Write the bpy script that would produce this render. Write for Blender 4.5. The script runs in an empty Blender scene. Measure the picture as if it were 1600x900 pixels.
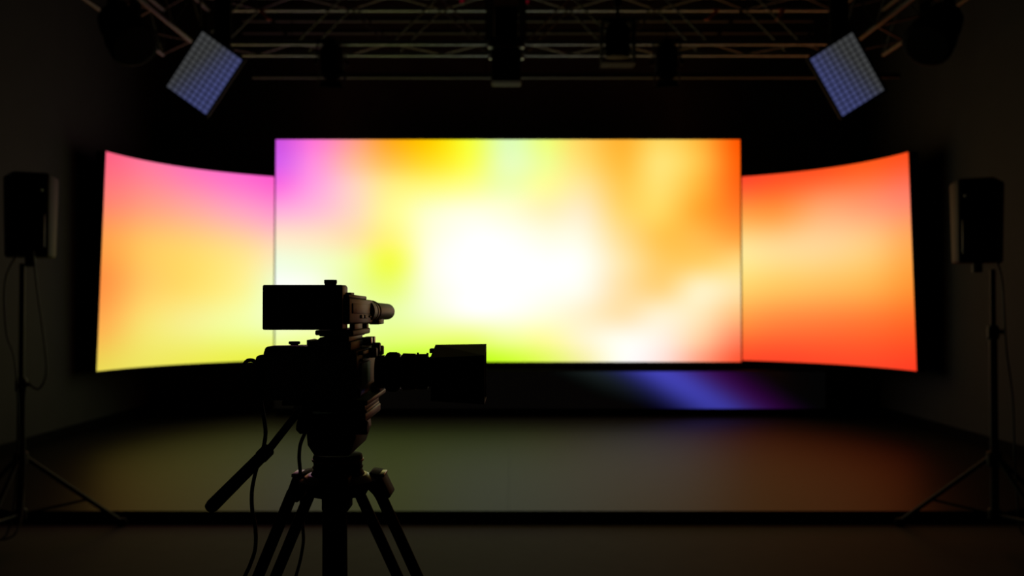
import bpy, bmesh, math, random
from mathutils import Vector, Matrix

random.seed(7)
SC = bpy.context.scene
COL = SC.collection

# ---------------------------------------------------------------- camera
F = 1500.0                       # focal length in pixels of the 1600 px wide frame
EYE = Vector((0.0, 0.0, 1.5))
PITCH = math.atan(26.0 / F)
cam_data = bpy.data.cameras.new('camera')
cam_data.sensor_width = 36.0
cam_data.lens = 36.0 * F / 1600.0
cam_data.clip_start = 0.05
cam_data.clip_end = 100.0
cam_data.dof.use_dof = True
cam_data.dof.focus_distance = 1.36
cam_data.dof.aperture_fstop = 5.0
cam = bpy.data.objects.new('camera', cam_data)
cam.location = EYE
cam.rotation_euler = (math.pi / 2 + PITCH, 0.0, 0.0)
COL.objects.link(cam)
SC.camera = cam

# ---------------------------------------------------------------- world and exposure
world = bpy.data.worlds.new('world')
SC.world = world
world.use_nodes = True
world.node_tree.nodes['Background'].inputs[0].default_value = (0.5, 0.52, 0.5, 1)
world.node_tree.nodes['Background'].inputs[1].default_value = 0.0016
SC.view_settings.view_transform = 'Standard'
SC.view_settings.look = 'None'
SC.view_settings.exposure = 0.0
SC.view_settings.gamma = 1.0
SC.view_settings.use_curve_mapping = False

SCREEN_GAIN = 1.0                # output of the LED walls


def P(px, py, d):
    """point at pixel (px, py) of the 1600x900 frame, d metres in front of the viewer"""
    cx = (px - 800.0) / F
    cy = (450.0 - py) / F
    s, c = math.sin(PITCH), math.cos(PITCH)
    v = Vector((cx, c - cy * s, s + cy * c))
    return EYE + v * (d / v.y)


# ---------------------------------------------------------------- materials
MATS = {}


def mat(name, col, rough=0.5, metal=0.0, spec=0.5, noise=0.0, scale=20.0, bump=0.0, emit=None, estr=0.0):
    if name in MATS:
        return MATS[name]
    m = bpy.data.materials.new(name)
    m.use_nodes = True
    nt = m.node_tree
    b = nt.nodes['Principled BSDF']
    b.inputs['Base Color'].default_value = (*col, 1)
    b.inputs['Roughness'].default_value = rough
    b.inputs['Metallic'].default_value = metal
    b.inputs['Specular IOR Level'].default_value = spec
    if noise or bump:
        tc = nt.nodes.new('ShaderNodeTexCoord')
        nz = nt.nodes.new('ShaderNodeTexNoise')
        nz.inputs['Scale'].default_value = scale
        nz.inputs['Detail'].default_value = 4
        nt.links.new(tc.outputs['Object'], nz.inputs['Vector'])
        if noise:
            rp = nt.nodes.new('ShaderNodeValToRGB')
            rp.color_ramp.elements[0].position = 0.3
            rp.color_ramp.elements[1].position = 0.7
            rp.color_ramp.elements[0].color = (*[c * (1 - noise) for c in col], 1)
            rp.color_ramp.elements[1].color = (*[c * (1 + noise) for c in col], 1)
            nt.links.new(nz.outputs['Fac'], rp.inputs['Fac'])
            nt.links.new(rp.outputs['Color'], b.inputs['Base Color'])
        if bump:
            bp = nt.nodes.new('ShaderNodeBump')
            bp.inputs['Strength'].default_value = bump
            bp.inputs['Distance'].default_value = 0.002
            nt.links.new(nz.outputs['Fac'], bp.inputs['Height'])
            nt.links.new(bp.outputs['Normal'], b.inputs['Normal'])
    if emit:
        b.inputs['Emission Color'].default_value = (*emit, 1)
        b.inputs['Emission Strength'].default_value = estr
    MATS[name] = m
    return m


def screen_mat(name, gain):
    """LED surface: the picture it shows is stored per vertex and sent out as light"""
    m = bpy.data.materials.new(name)
    m.use_nodes = True
    nt = m.node_tree
    b = nt.nodes['Principled BSDF']
    b.inputs['Base Color'].default_value = (0.012, 0.012, 0.012, 1)
    b.inputs['Roughness'].default_value = 0.55
    b.inputs['Specular IOR Level'].default_value = 0.3
    a = nt.nodes.new('ShaderNodeAttribute')
    a.attribute_name = 'picture'
    nt.links.new(a.outputs['Color'], b.inputs['Emission Color'])
    b.inputs['Emission Strength'].default_value = gain
    return m


M_STAGE = mat('stage_vinyl', (0.0145, 0.0138, 0.0128), 0.44, spec=0.034, noise=0.08, scale=6, bump=0.04)
M_FLOOR = mat('studio_floor', (0.045, 0.043, 0.041), 0.75, spec=0.1, noise=0.1, scale=5, bump=0.05)
M_EDGE = mat('stage_edge_black', (0.006, 0.006, 0.006), 0.6)
M_WALL = mat('wall_paint', (0.026, 0.029, 0.034), 0.85, spec=0.2, noise=0.08, scale=3, bump=0.05)
M_BACK = mat('back_wall_black', (0.09, 0.088, 0.08), 0.9, noise=0.1, scale=4)
M_CEIL = mat('ceiling_black', (0.02, 0.02, 0.02), 0.9, noise=0.1, scale=4)
M_BASE = mat('baseboard_black', (0.003, 0.003, 0.003), 0.85, spec=0.03)
M_HOUSE = mat('led_housing', (0.006, 0.006, 0.006), 0.7, spec=0.2)
M_ALU = mat('truss_aluminium', (0.28, 0.30, 0.305), 0.45, metal=0.8, noise=0.1, scale=30)
M_ALUD = mat('dull_aluminium', (0.05, 0.05, 0.05), 0.55, metal=0.3, noise=0.15, scale=25)
M_PIPE = mat('ceiling_pipe_paint', (0.02, 0.02, 0.02), 0.6, spec=0.3)
M_BLK = mat('black_plastic', (0.010, 0.010, 0.010), 0.5, spec=0.4)
M_BLKR = mat('black_rubber', (0.008, 0.008, 0.008), 0.8, spec=0.2)
M_BODY = mat('camera_body_paint', (0.20, 0.175, 0.15), 0.55, spec=0.4, bump=0.15, scale=400)
M_MIC = mat('handle_unit_grey', (0.21, 0.182, 0.15), 0.5, spec=0.4, bump=0.08, scale=300)
M_HOOD = mat('lens_hood_matt', (0.03, 0.029, 0.03), 0.6, spec=0.35)
M_LENS = mat('lens_barrel', (0.022, 0.022, 0.022), 0.35)
M_SIDE = mat('side_truss_black', (0.010, 0.010, 0.011), 0.5, spec=0.25)
M_PLATE = mat('base_plate_dark', (0.035, 0.032, 0.03), 0.5, spec=0.4)
M_RED = mat('red_anodised_ring', (0.45, 0.03, 0.02), 0.35)
M_GLASS = mat('lens_glass', (0.01, 0.01, 0.015), 0.05)
M_LLENS = mat('lamp_lens', (0.006, 0.006, 0.007), 0.5, spec=0.1)
M_LCD = mat('lcd_face', (0.004, 0.004, 0.004), 0.25)
M_METAL = mat('machined_metal', (0.35, 0.34, 0.32), 0.35, metal=0.9)
M_TRI = mat('tripod_black', (0.006, 0.006, 0.0057), 0.65, spec=0.06)
M_GREYD = mat('head_grey', (0.05, 0.047, 0.045), 0.5)
M_SPK = mat('speaker_cabinet', (0.005, 0.005, 0.005), 0.75, spec=0.15, bump=0.2, scale=200)
M_STAND = mat('stand_steel_black', (0.004, 0.004, 0.004), 0.6, spec=0.15)
M_CABLE = mat('cable_rubber', (0.007, 0.007, 0.007), 0.6)
M_ORANGE = mat('orange_strap', (0.75, 0.13, 0.05), 0.7)
M_LAMPB = mat('lamp_black', (0.003, 0.003, 0.003), 0.8, spec=0.05)
M_STDBY = mat('standby_light_red', (0.3, 0.01, 0.02), 0.4, emit=(1.0, 0.03, 0.08), estr=0.06)


# ---------------------------------------------------------------- mesh builder
class MB:
    def __init__(self):
        self.v = []
        self.f = []

    def add(self, vs, fs):
        o = len(self.v)
        self.v += [Vector(p) for p in vs]
        self.f += [[i + o for i in f] for f in fs]
        return self

    def hexa(self, near, far):
        """near and far: 4 points each, counter-clockwise seen from the near side"""
        return self.add(list(near) + list(far),
                        [[0, 1, 2, 3], [7, 6, 5, 4], [0, 4, 5, 1], [1, 5, 6, 2], [2, 6, 7, 3], [3, 7, 4, 0]])

    def box(self, c, s, rot=None):
        c = Vector(c)
        h = Vector(s) / 2
        pts = []
        for y in (-1, 1):
            for x, z in ((-1, -1), (1, -1), (1, 1), (-1, 1)):
                p = Vector((x * h.x, y * h.y, z * h.z))
                if rot is not None:
                    p = rot @ p
                pts.append(c + p)
        return self.hexa(pts[:4], pts[4:])

    def bpx(self, x0, y0, x1, y1, d0, d1):
        """axis-aligned block: its near face fills a pixel rectangle at depth d0, it reaches back to depth d1"""
        a = P(x0, y1, d0)
        b = P(x1, y0, d0)
        return self.box(((a.x + b.x) / 2, (d0 + d1) / 2, (a.z + b.z) / 2), (b.x - a.x, d1 - d0, b.z - a.z))

    def prism(self, pts, vec):
        n = len(pts)
        vec = Vector(vec)
        pts = [Vector(p) for p in pts]
        fs = [list(range(n)), list(range(2 * n - 1, n - 1, -1))]
        for i in range(n):
            j = (i + 1) % n
            fs.append([i, i + n, j + n, j])
        return self.add(pts + [p + vec for p in pts], fs)

    def lathe(self, origin, axis, prof, n=28):
        """prof: list of (distance along axis, radius)"""
        axis = Vector(axis).normalized()
        t = Vector((0, 0, 1)) if abs(axis.z) < 0.9 else Vector((1, 0, 0))
        u = axis.cross(t).normalized()
        w = axis.cross(u)
        origin = Vector(origin)
        vs, fs = [], []
        for a, r in prof:
            for k in range(n):
                q = 2 * math.pi * k / n
                vs.append(origin + axis * a + (u * math.cos(q) + w * math.sin(q)) * max(r, 1e-5))
        for i in range(len(prof) - 1):
            for k in range(n):
                l = (k + 1) % n
                fs.append([i * n + k, i * n + l, (i + 1) * n + l, (i + 1) * n + k])
        fs.append(list(range(n))[::-1])
        fs.append([(len(prof) - 1) * n + k for k in range(n)])
        return self.add(vs, fs)

    def rod(self, a, b, r, r2=None, n=12):
        a, b = Vector(a), Vector(b)
        return self.lathe(a, b - a, [(0, r), ((b - a).length, r if r2 is None else r2)], n)

    def tube(self, pts, r, n=8, sub=6):
        pts = [Vector(p) for p in pts]
        path = []
        for i in range(len(pts) - 1):
            p0 = pts[max(i - 1, 0)]
            p1, p2 = pts[i], pts[i + 1]
            p3 = pts[min(i + 2, len(pts) - 1)]
            for k in range(sub):
                t = k / sub
                path.append(0.5 * ((2 * p1) + (p2 - p0) * t + (2 * p0 - 5 * p1 + 4 * p2 - p3) * t * t + (3 * p1 - p0 - 3 * p2 + p3) * t ** 3))
        path.append(pts[-1])
        vs, fs = [], []
        ref = Vector((0.31, 0.83, 0.46))
        for i, p in enumerate(path):
            tg = (path[min(i + 1, len(path) - 1)] - path[max(i - 1, 0)]).normalized()
            u = tg.cross(ref).normalized()
            w = tg.cross(u)
            for k in range(n):
                q = 2 * math.pi * k / n
                vs.append(p + (u * math.cos(q) + w * math.sin(q)) * r)
        for i in range(len(path) - 1):
            for k in range(n):
                l = (k + 1) % n
                fs.append([i * n + k, i * n + l, (i + 1) * n + l, (i + 1) * n + k])
        fs.append(list(range(n))[::-1])
        fs.append([(len(path) - 1) * n + k for k in range(n)])
        return self.add(vs, fs)

    def build(self, name, material, parent=None, bevel=0.0, seg=2, smooth=False, label=None):
        off = Vector((0, 0, 0))
        p = parent
        while p is not None:
            off += p.location
            p = p.parent
        me = bpy.data.meshes.new(name)
        if parent is None and len(self.v):
            lo = Vector([min(v[i] for v in self.v) for i in range(3)])
            hi = Vector([max(v[i] for v in self.v) for i in range(3)])
            base = Vector(((lo.x + hi.x) / 2, (lo.y + hi.y) / 2, lo.z))
        else:
            base = Vector((0, 0, 0))
        me.from_pydata([v - off - base for v in self.v], [], self.f)
        bm = bmesh.new()
        bm.from_mesh(me)
        bmesh.ops.recalc_face_normals(bm, faces=bm.faces)
        if bevel:
            es = [e for e in bm.edges if len(e.link_faces) == 2 and e.calc_face_angle(0) > 0.5]
            bmesh.ops.bevel(bm, geom=es, offset=bevel, segments=seg, profile=0.5, affect='EDGES', clamp_overlap=True)
        for fc in bm.faces:
            fc.smooth = smooth or bool(bevel)
        if smooth:
            for e in bm.edges:
                if len(e.link_faces) == 2 and e.calc_face_angle(0) > 0.6:
                    e.smooth = False
        bm.to_mesh(me)
        bm.free()
        me.materials.append(material)
        o = bpy.data.objects.new(name, me)
        o.location = base
        COL.objects.link(o)
        if parent is not None:
            o.parent = parent
        if label:
            o['label'] = label
        return o


def thing(name, label, cat, loc, group=None):
    o = bpy.data.objects.new(name, None)
    o.empty_display_size = 0.1
    o.location = loc
    COL.objects.link(o)
    return tag(o, label, cat, group)


def tag(o, label, cat=None, group=None, kind=None):
    o['label'] = label
    if cat:
        o['category'] = cat
    if group:
        o['group'] = group
    if kind:
        o['kind'] = kind
    return o


def struct(o, label, cat):
    return tag(o, label, cat, kind='structure')


# ---------------------------------------------------------------- the room
D_EDGE, H_STAGE = 6.68, 0.07
XL, XR, D_BACK, Z_CEIL = -4.78, 4.74, 13.4, 5.9
struct(MB().box(((XL + XR) / 2, 3.4, -0.05), (XR - XL + 0.3, 10.0, 0.1)).build('floor', M_FLOOR),
       'dark grey studio floor in front of the low stage', 'floor')
stage = struct(MB().box(((XL + XR) / 2, (D_EDGE + 0.012 + D_BACK) / 2, (H_STAGE - 0.006) / 2), (XR - XL, D_BACK - D_EDGE - 0.012, H_STAGE - 0.006)).build('floor_stage', M_EDGE),
               'low stage platform with grey vinyl top below the lit screens', 'stage')
XSEAM = P(796, 700, 9.6).x
for a, b in ((XL, XSEAM - 0.0012), (XSEAM + 0.0012, XR)):
    MB().box(((a + b) / 2, (D_EDGE + D_BACK) / 2, H_STAGE - 0.003), (b - a, D_BACK - D_EDGE, 0.006)).build('floor_sheet', M_STAGE, stage)
MB().box(((XL + XR) / 2, D_EDGE + 0.005, H_STAGE / 2 - 0.004), (XR - XL, 0.012, H_STAGE - 0.008)).build('edge_strip', M_EDGE, stage)

struct(MB().box((XL - 0.1, 5.9, Z_CEIL / 2), (0.2, 15.0, Z_CEIL)).build('wall_left', M_WALL), 'dark grey painted side wall behind the speaker at the left', 'wall')
struct(MB().box((XR + 0.1, 5.9, Z_CEIL / 2), (0.2, 15.0, Z_CEIL)).build('wall_right', M_WALL), 'dark grey painted side wall behind the speaker at the right', 'wall')
struct(MB().box(((XL + XR) / 2, D_BACK + 0.1, Z_CEIL / 2), (XR - XL, 0.2, Z_CEIL)).build('wall_back', M_BACK), 'black rear wall above and behind the lit screens', 'wall')
struct(MB().box(((XL + XR) / 2, 5.9, Z_CEIL + 0.05), (XR - XL + 0.4, 15.2, 0.1)).build('ceiling', M_CEIL), 'black studio ceiling above the trusses', 'ceiling')
for nm, x, sd in (('baseboard_left', XL, 1), ('baseboard_right', XR, -1)):
    struct(MB().box((x + sd * 0.01, (D_EDGE + D_BACK) / 2, H_STAGE + 0.06), (0.02, D_BACK - D_EDGE, 0.12)).build(nm, M_BASE),
           'black baseboard along the side wall at the ' + nm.split('_')[1], 'baseboard')


# ---------------------------------------------------------------- LED walls
def lin(c):
    c /= 255.0
    c = min(max(c, 0.0), 1.0)
    l = c / 12.92 if c <= 0.04045 else ((c + 0.055) / 1.055) ** 2.4
    t = min(max((c - 0.93) / 0.07, 0.0), 1.0)          # channels driven past full scale
    return l * (1 + 0.02 * t * t * (3 - 2 * t))


def cr(p0, p1, p2, p3, t):
    return 0.5 * (2 * p1 + (p2 - p0) * t + (2 * p0 - 5 * p1 + 4 * p2 - p3) * t * t + (3 * p1 - p0 - 3 * p2 + p3) * t ** 3)


def sample(grid, xs, ys, u, v):
    """smooth interpolation of a coarse colour chart; xs and ys run from 0 to 1"""
    def loc(a, t):
        for i in range(len(a) - 1):
            if t <= a[i + 1] or i == len(a) - 2:
                return i, min(max((t - a[i]) / (a[i + 1] - a[i]), 0), 1)
    i, s = loc(xs, u)
    j, t = loc(ys, v)
    nx, ny = len(xs), len(ys)
    out = []
    for c in range(3):
        rows = []
        for dj in (-1, 0, 1, 2):
            r = grid[min(max(j + dj, 0), ny - 1)]
            rows.append(cr(*[r[min(max(i + di, 0), nx - 1)][c] for di in (-1, 0, 1, 2)], s))
        out.append(min(max(cr(*rows, t), 0), 255))
    return out


def display(name, material, parent, point, nu, nv, colour):
    """a grid surface point(u, v) with the picture colour(u, v) stored per vertex"""
    off = parent.location
    vs, cs, fs = [], [], []
    for j in range(nv + 1):
        for i in range(nu + 1):
            u, v = i / nu, j / nv
            vs.append(Vector(point(u, v)) - off)
            cs.append(colour(u, v))
    for j in range(nv):
        for i in range(nu):
            a = j * (nu + 1) + i
            fs.append([a + nu + 1, a + nu + 2, a + 1, a])
    me = bpy.data.meshes.new(name)
    me.from_pydata(vs, [], fs)
    at = me.color_attributes.new('picture', 'FLOAT_COLOR', 'POINT')
    for k, c in enumerate(cs):
        at.data[k].color = (*c, 1)
    for pl in me.polygons:
        pl.use_smooth = True
    me.materials.append(material)
    o = bpy.data.objects.new(name, me)
    COL.objects.link(o)
    o.parent = parent
    return o


M_SCREEN = screen_mat('led_picture', SCREEN_GAIN)

D_MAIN = 12.4
A, B = P(429.5, 565.5, D_MAIN), P(1156.5, 218, D_MAIN)
MX0, MX1, MZ0, MZ1 = A.x, B.x, A.z, B.z
main_cols = [430, 490, 550, 610, 670, 730, 790, 850, 910, 970, 1030, 1090, 1154]
main_rows = [220, 255, 290, 330, 370, 410, 450, 490, 530, 564]
MAIN = [
    [(205, 80, 225), (254, 118, 212), (255, 155, 140), (255, 170, 30), (255, 205, 0), (246, 253, 55), (222, 251, 180), (238, 254, 125), (255, 210, 92), (255, 180, 52), (255, 214, 95), (255, 180, 60), (255, 85, 0)],
    [(215, 92, 236), (255, 142, 220), (255, 184, 155), (255, 195, 75), (255, 222, 40), (250, 253, 75), (232, 252, 185), (240, 254, 148), (255, 220, 112), (255, 190, 64), (255, 226, 116), (255, 192, 72), (255, 95, 8)],
    [(248, 108, 226), (255, 160, 225), (255, 208, 192), (255, 236, 132), (253, 247, 120), (252, 253, 138), (240, 253, 178), (252, 251, 155), (254, 229, 150), (255, 202, 84), (255, 223, 110), (255, 180, 60), (255, 100, 20)],
    [(255, 172, 220), (255, 188, 216), (252, 216, 192), (255, 249, 150), (251, 253, 200), (255, 254, 222), (255, 253, 215), (255, 244, 188), (253, 236, 192), (255, 213, 108), (255, 214, 95), (255, 166, 50), (255, 122, 36)],
    [(253, 230, 202), (254, 228, 196), (254, 227, 170), (255, 246, 128), (255, 254, 218), (255, 255, 250), (255, 255, 248), (255, 252, 230), (255, 248, 222), (255, 221, 142), (255, 198, 82), (255, 184, 74), (255, 160, 62)],
    [(242, 253, 226), (243, 253, 210), (242, 252, 165), (243, 252, 78), (253, 254, 225), (255, 255, 255), (255, 255, 255), (255, 255, 252), (255, 254, 244), (255, 230, 170), (255, 204, 102), (255, 206, 104), (255, 216, 128)],
    [(252, 255, 250), (250, 253, 236), (236, 251, 165), (234, 252, 122), (250, 253, 222), (255, 255, 254), (255, 255, 254), (255, 255, 250), (255, 251, 236), (255, 225, 166), (255, 213, 130), (255, 240, 192), (255, 228, 166)],
    [(248, 255, 232), (248, 255, 222), (240, 254, 185), (234, 253, 165), (245, 253, 205), (253, 254, 240), (253, 254, 242), (255, 253, 224), (255, 242, 205), (255, 228, 176), (255, 240, 204), (255, 232, 186), (255, 190, 125)],
    [(240, 252, 165), (238, 252, 150), (232, 252, 140), (228, 253, 122), (232, 253, 116), (233, 253, 112), (240, 254, 148), (252, 250, 158), (255, 246, 206), (255, 252, 240), (255, 241, 226), (255, 204, 160), (255, 128, 88)],
    [(232, 240, 95), (220, 246, 85), (208, 250, 68), (198, 250, 48), (192, 250, 32), (188, 250, 20), (204, 254, 42), (226, 249, 92), (246, 242, 168), (255, 253, 246), (255, 228, 220), (255, 158, 128), (255, 84, 50)],
]


def norm(a):
    return [(x - a[0]) / (a[-1] - a[0]) for x in a]


def colour_of(grid, xs, ys):
    return lambda u, v: [lin(c) for c in sample(grid, xs, ys, u, v)]


led = thing('led_wall', 'large flat rectangular LED screen glowing white, yellow, pink and orange', 'screen', ((MX0 + MX1) / 2, D_MAIN + 0.1, MZ0))
display('display', M_SCREEN, led, lambda u, v: (MX0 + (MX1 - MX0) * u, D_MAIN, MZ1 + (MZ0 - MZ1) * v), 96, 56,
        colour_of(MAIN, norm(main_cols), norm(main_rows)))
MB().box(((MX0 + MX1) / 2, D_MAIN + 0.065, (MZ0 + MZ1) / 2), (MX1 - MX0, 0.12, MZ1 - MZ0)).build('housing', M_HOUSE, led)
fr = MB()
for x in (MX0 - 0.009, MX1 + 0.009):
    fr.box((x, D_MAIN + 0.06, (MZ0 + MZ1) / 2), (0.018, 0.12, MZ1 - MZ0 + 0.024))
for z in (MZ0 - 0.006, MZ1 + 0.006):
    fr.box(((MX0 + MX1) / 2, D_MAIN + 0.06, z), (MX1 - MX0, 0.13, 0.012))
fr.build('frame', M_HOUSE, led)
for x in (MX0 + 0.4, MX0 + 2.1, MX1 - 2.1, MX1 - 0.4):
    MB().box((x, D_MAIN + 0.35, (H_STAGE + MZ1) / 2), (0.06, 0.06, MZ1 - H_STAGE)).build('rear_post', M_BASE, led)
for z in (MZ0 + 0.4, MZ1 - 0.4):
    MB().box(((MX0 + MX1) / 2, D_MAIN + 0.22, z), (MX1 - MX0 - 0.4, 0.2, 0.05)).build('rear_rail', M_BASE, led)


def bez(p, t):
    a, b, c, d = [Vector(q) for q in p]
    return a * (1 - t) ** 3 + b * 3 * t * (1 - t) ** 2 + c * 3 * t * t * (1 - t) + d * t ** 3


H_TOP = P(426, 276, 12.6).z
H_BOT = P(426, 563, 12.6).z
LEFT = [
    [(255, 95, 130), (255, 118, 158), (255, 115, 185), (255, 105, 205), (255, 88, 206)],
    [(255, 122, 112), (255, 152, 130), (255, 166, 158), (255, 165, 190), (255, 152, 206)],
    [(255, 156, 70), (255, 195, 95), (255, 212, 112), (255, 222, 142), (253, 224, 188)],
    [(255, 142, 60), (255, 198, 94), (253, 221, 106), (252, 240, 140), (238, 255, 210)],
    [(250, 172, 74), (246, 224, 110), (245, 240, 140), (243, 252, 160), (240, 254, 192)],
    [(235, 216, 84), (238, 228, 94), (238, 235, 84), (235, 240, 72), (232, 240, 66)],
]
RIGHT = [
    [(255, 70, 45), (255, 76, 36), (255, 80, 30), (255, 86, 24), (255, 74, 24)],
    [(255, 160, 72), (255, 150, 66), (255, 164, 105), (255, 148, 104), (255, 124, 100)],
    [(255, 232, 150), (255, 218, 146), (255, 212, 146), (255, 200, 126), (255, 164, 84)],
    [(255, 214, 112), (255, 200, 100), (255, 190, 94), (255, 178, 80), (255, 148, 50)],
    [(255, 148, 66), (255, 130, 60), (255, 120, 54), (255, 110, 44), (255, 94, 30)],
    [(255, 74, 40), (255, 70, 40), (255, 70, 38), (255, 68, 35), (255, 58, 30)],
]


def curved_wall(label, plan, lean, chart, flip):
    """plan: bezier of the inner to outer edge on the ground plan"""
    root = thing('curved_led_wall', label, 'screen', (plan[3][0], plan[3][1], H_BOT), 'curved LED screens flanking the flat screen')

    def pt(t, v, push=0.0):
        q = bez(plan, t)
        tg = (bez(plan, min(t + 0.01, 1)) - bez(plan, max(t - 0.01, 0))).normalized()
        n = Vector((-tg.y, tg.x, 0)) * (1 if plan[3][0] < 0 else -1)      # away from the room
        if n.y < 0:
            n = -n
        # n points to the outside / rear
        return Vector((q.x + lean * t * v, q.y, H_TOP + (H_BOT - H_TOP) * v)) + n * push
    if flip:
        sf = lambda u, v: pt(1 - u, v)
    else:
        sf = lambda u, v: pt(u, v)
    display('display', M_SCREEN, root, sf, 48, 40, colour_of(chart, norm([0, 1, 2, 3, 4]), norm([0, 1, 2, 3, 4, 5])))
    n = 24
    hb = MB()
    prof = []
    for i in range(n + 1):
        t = i / n
        prof.append([pt(t, -0.004, 0.006), pt(t, 1.004, 0.006), pt(t, 1.004, 0.12), pt(t, -0.004, 0.12)])
    vs = [p for s in prof for p in s]
    fs = [[0, 1, 2, 3], [4 * n + k for k in (3, 2, 1, 0)]]
    for i in range(n):
        for k in range(4):
            l = (k + 1) % 4
            fs.append([4 * i + k, 4 * (i + 1) + k, 4 * (i + 1) + l, 4 * i + l])
    hb.add(vs, fs)
    hb.build('housing', M_HOUSE, root)
    for t in (0.62, 0.92):
        for v in (0.25, 0.75):
            a = pt(t, v, 0.12)
            xw = XL if a.x < 0 else XR
            MB().box(((a.x + xw) / 2, a.y, a.z), (abs(xw - a.x), 0.08, 0.06)).build('wall_bracket', M_BASE, root)
    return root


curved_wall('curved LED screen in pink, orange and yellow beside the grey left wall',
            [(-3.02, 12.68, 0), (-3.72, 12.27, 0), (-4.30, 11.62, 0), (-4.46, 10.52, 0)], -0.085, LEFT, True)
curved_wall('curved LED screen in red and orange beside the grey right wall',
            [(2.90, 12.68, 0), (3.60, 12.30, 0), (4.20, 11.66, 0), (4.37, 10.56, 0)], 0.075, RIGHT, False)

# low LED strip under the flat screen, mostly dark with one blue beam
SA, SB = P(429, 638.5, 12.3), P(1290, 580.5, 12.3)
strip = thing('led_strip', 'low dark LED strip under the flat screen showing a slanted blue beam', 'screen', ((SA.x + SB.x) / 2, 12.4, H_STAGE))


def beam(u, v):
    px = 429 + (1290 - 429) * u
    s = px - (1032 + 88 * v)                     # distance from the slanted axis of the beam
    def g(x, w):
        return math.exp(-(x / w) ** 2)
    core = g(s, 50 if s < 0 else 50)
    c = [0.050 * core, 0.052 * core, 0.44 * core]
    pur = g(s - 72, 48)
    c[0] += 0.030 * pur; c[1] += 0.001 * pur; c[2] += 0.045 * pur
    gry = g(s + 95, 50) * (1 - v)
    c[0] += 0.008 * gry; c[1] += 0.013 * gry; c[2] += 0.012 * gry
    fade = 1.0 - 0.25 * v
    return [max(0.0008, x * fade) for x in c]


display('display', M_SCREEN, strip, lambda u, v: (SA.x + (SB.x - SA.x) * u, 12.3, SB.z + (SA.z - SB.z) * v), 160, 12, beam)
MB().box(((SA.x + SB.x) / 2, 12.36, (SA.z + SB.z) / 2), (SB.x - SA.x + 0.02, 0.11, SB.z - SA.z + 0.02)).build('housing', M_HOUSE, strip)
MB().box(((SA.x + SB.x) / 2, 12.40, (H_STAGE + SA.z - 0.01) / 2), (SB.x - SA.x, 0.1, SA.z - 0.01 - H_STAGE)).build('plinth', M_BASE, strip)


# ---------------------------------------------------------------- trusses
TB, TT = 1.5 + 2.466, 1.5 + 2.91         # bottom and top chord heights
TF, TR_ = 9.0, 9.41                      # front and rear chord depth


def truss(name, label, a, b, side, group, step=0.46, metal=None):
    """square truss from a to b (front bottom chord), side = vector to the rear chord"""
    a, b, side = Vector(a), Vector(b), Vector(side)
    root = thing(name, label, 'truss', (a + b) / 2 + side / 2, group)
    up = Vector((0, 0, TT - TB))
    offs = [Vector((0, 0, 0)), side, up, up + side]
    for o in offs:
        MB().rod(a + o, b + o, 0.024, n=12).build('chord', metal or M_ALU, root, smooth=True)
    L = (b - a).length
    n = max(2, int(round(L / step)))
    for o, c in ((offs[0], up), (offs[1], up), (offs[0], side), (offs[2], side)):
        for i in range(n):
            p = a + (b - a) * (i / n)
            q = a + (b - a) * ((i + 1) / n)
            s, e = (p + o, q + o + c) if i % 2 == 0 else (p + o + c, q + o)
            MB().rod(s, e, 0.009, n=6).build('diagonal_brace', metal or M_ALUD, root, smooth=True)
    for i in (0, n):
        p = a + (b - a) * (i / n)
        MB().rod(p, p + up, 0.012, n=6).build('end_post', metal or M_ALUD, root, smooth=True)
        MB().rod(p + side, p + side + up, 0.012, n=6).build('end_post', metal or M_ALUD, root, smooth=True)
    return root


XC = P(791, 60, 9.2).x
dv = (0, TR_ - TF, 0)
truss('lighting_truss', 'silver cross truss left of the middle junction block', (-2.94, TF, TB), (XC - 0.18, TF, TB), dv, 'overhead trusses')
truss('lighting_truss', 'silver cross truss right of the middle junction block', (XC + 0.18, TF, TB), (3.16, TF, TB), dv, 'overhead trusses')
truss('lighting_truss', 'side truss running overhead along the left wall', (-3.44, 4.6, TB), (-3.44, TR_, TB), (0.44, 0, 0), 'overhead trusses', metal=M_SIDE)
truss('lighting_truss', 'side truss running overhead along the right wall', (3.22, 4.6, TB), (3.22, TR_, TB), (0.44, 0, 0), 'overhead trusses', metal=M_SIDE)

blk = thing('truss_junction', 'silver junction block joining the two cross trusses at mid-ceiling', 'truss block', (XC, 9.2, TB))
for sx in (-1, 1):
    for d in (TF, TR_):
        MB().box((XC + sx * 0.145, d, (TB + TT) / 2), (0.05, 0.05, TT - TB + 0.1)).build('corner_post', M_ALU, blk, bevel=0.005)
for z in (TB, TT):
    MB().box((XC, TF - 0.035, z), (0.31, 0.012, 0.09)).build('face_plate', M_ALUD, blk)
    MB().box((XC, TR_ + 0.035, z), (0.31, 0.012, 0.09)).build('face_plate', M_ALUD, blk)
MB().box((XC, 9.2, TB - 0.0), (0.26, 0.36, 0.05)).build('bottom_plate', M_LAMPB, blk)
MB().box((XC, 9.2, TB + 0.2), (0.22, 0.3, 0.32)).build('core', M_LAMPB, blk, bevel=0.01)
hz0, hz1 = P(791, 131, 9.2).z, TB - 0.028
hb = thing('hoist_box', 'grey box hanging below the junction block of the cross trusses', 'hoist', (XC, 9.2, hz0))
MB().box((XC, 9.2, (hz0 + hz1) / 2), (0.285, 0.26, hz1 - hz0)).build('case', mat('hoist_grey', (0.012, 0.012, 0.011), 0.8, spec=0.08), hb, bevel=0.012)
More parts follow.
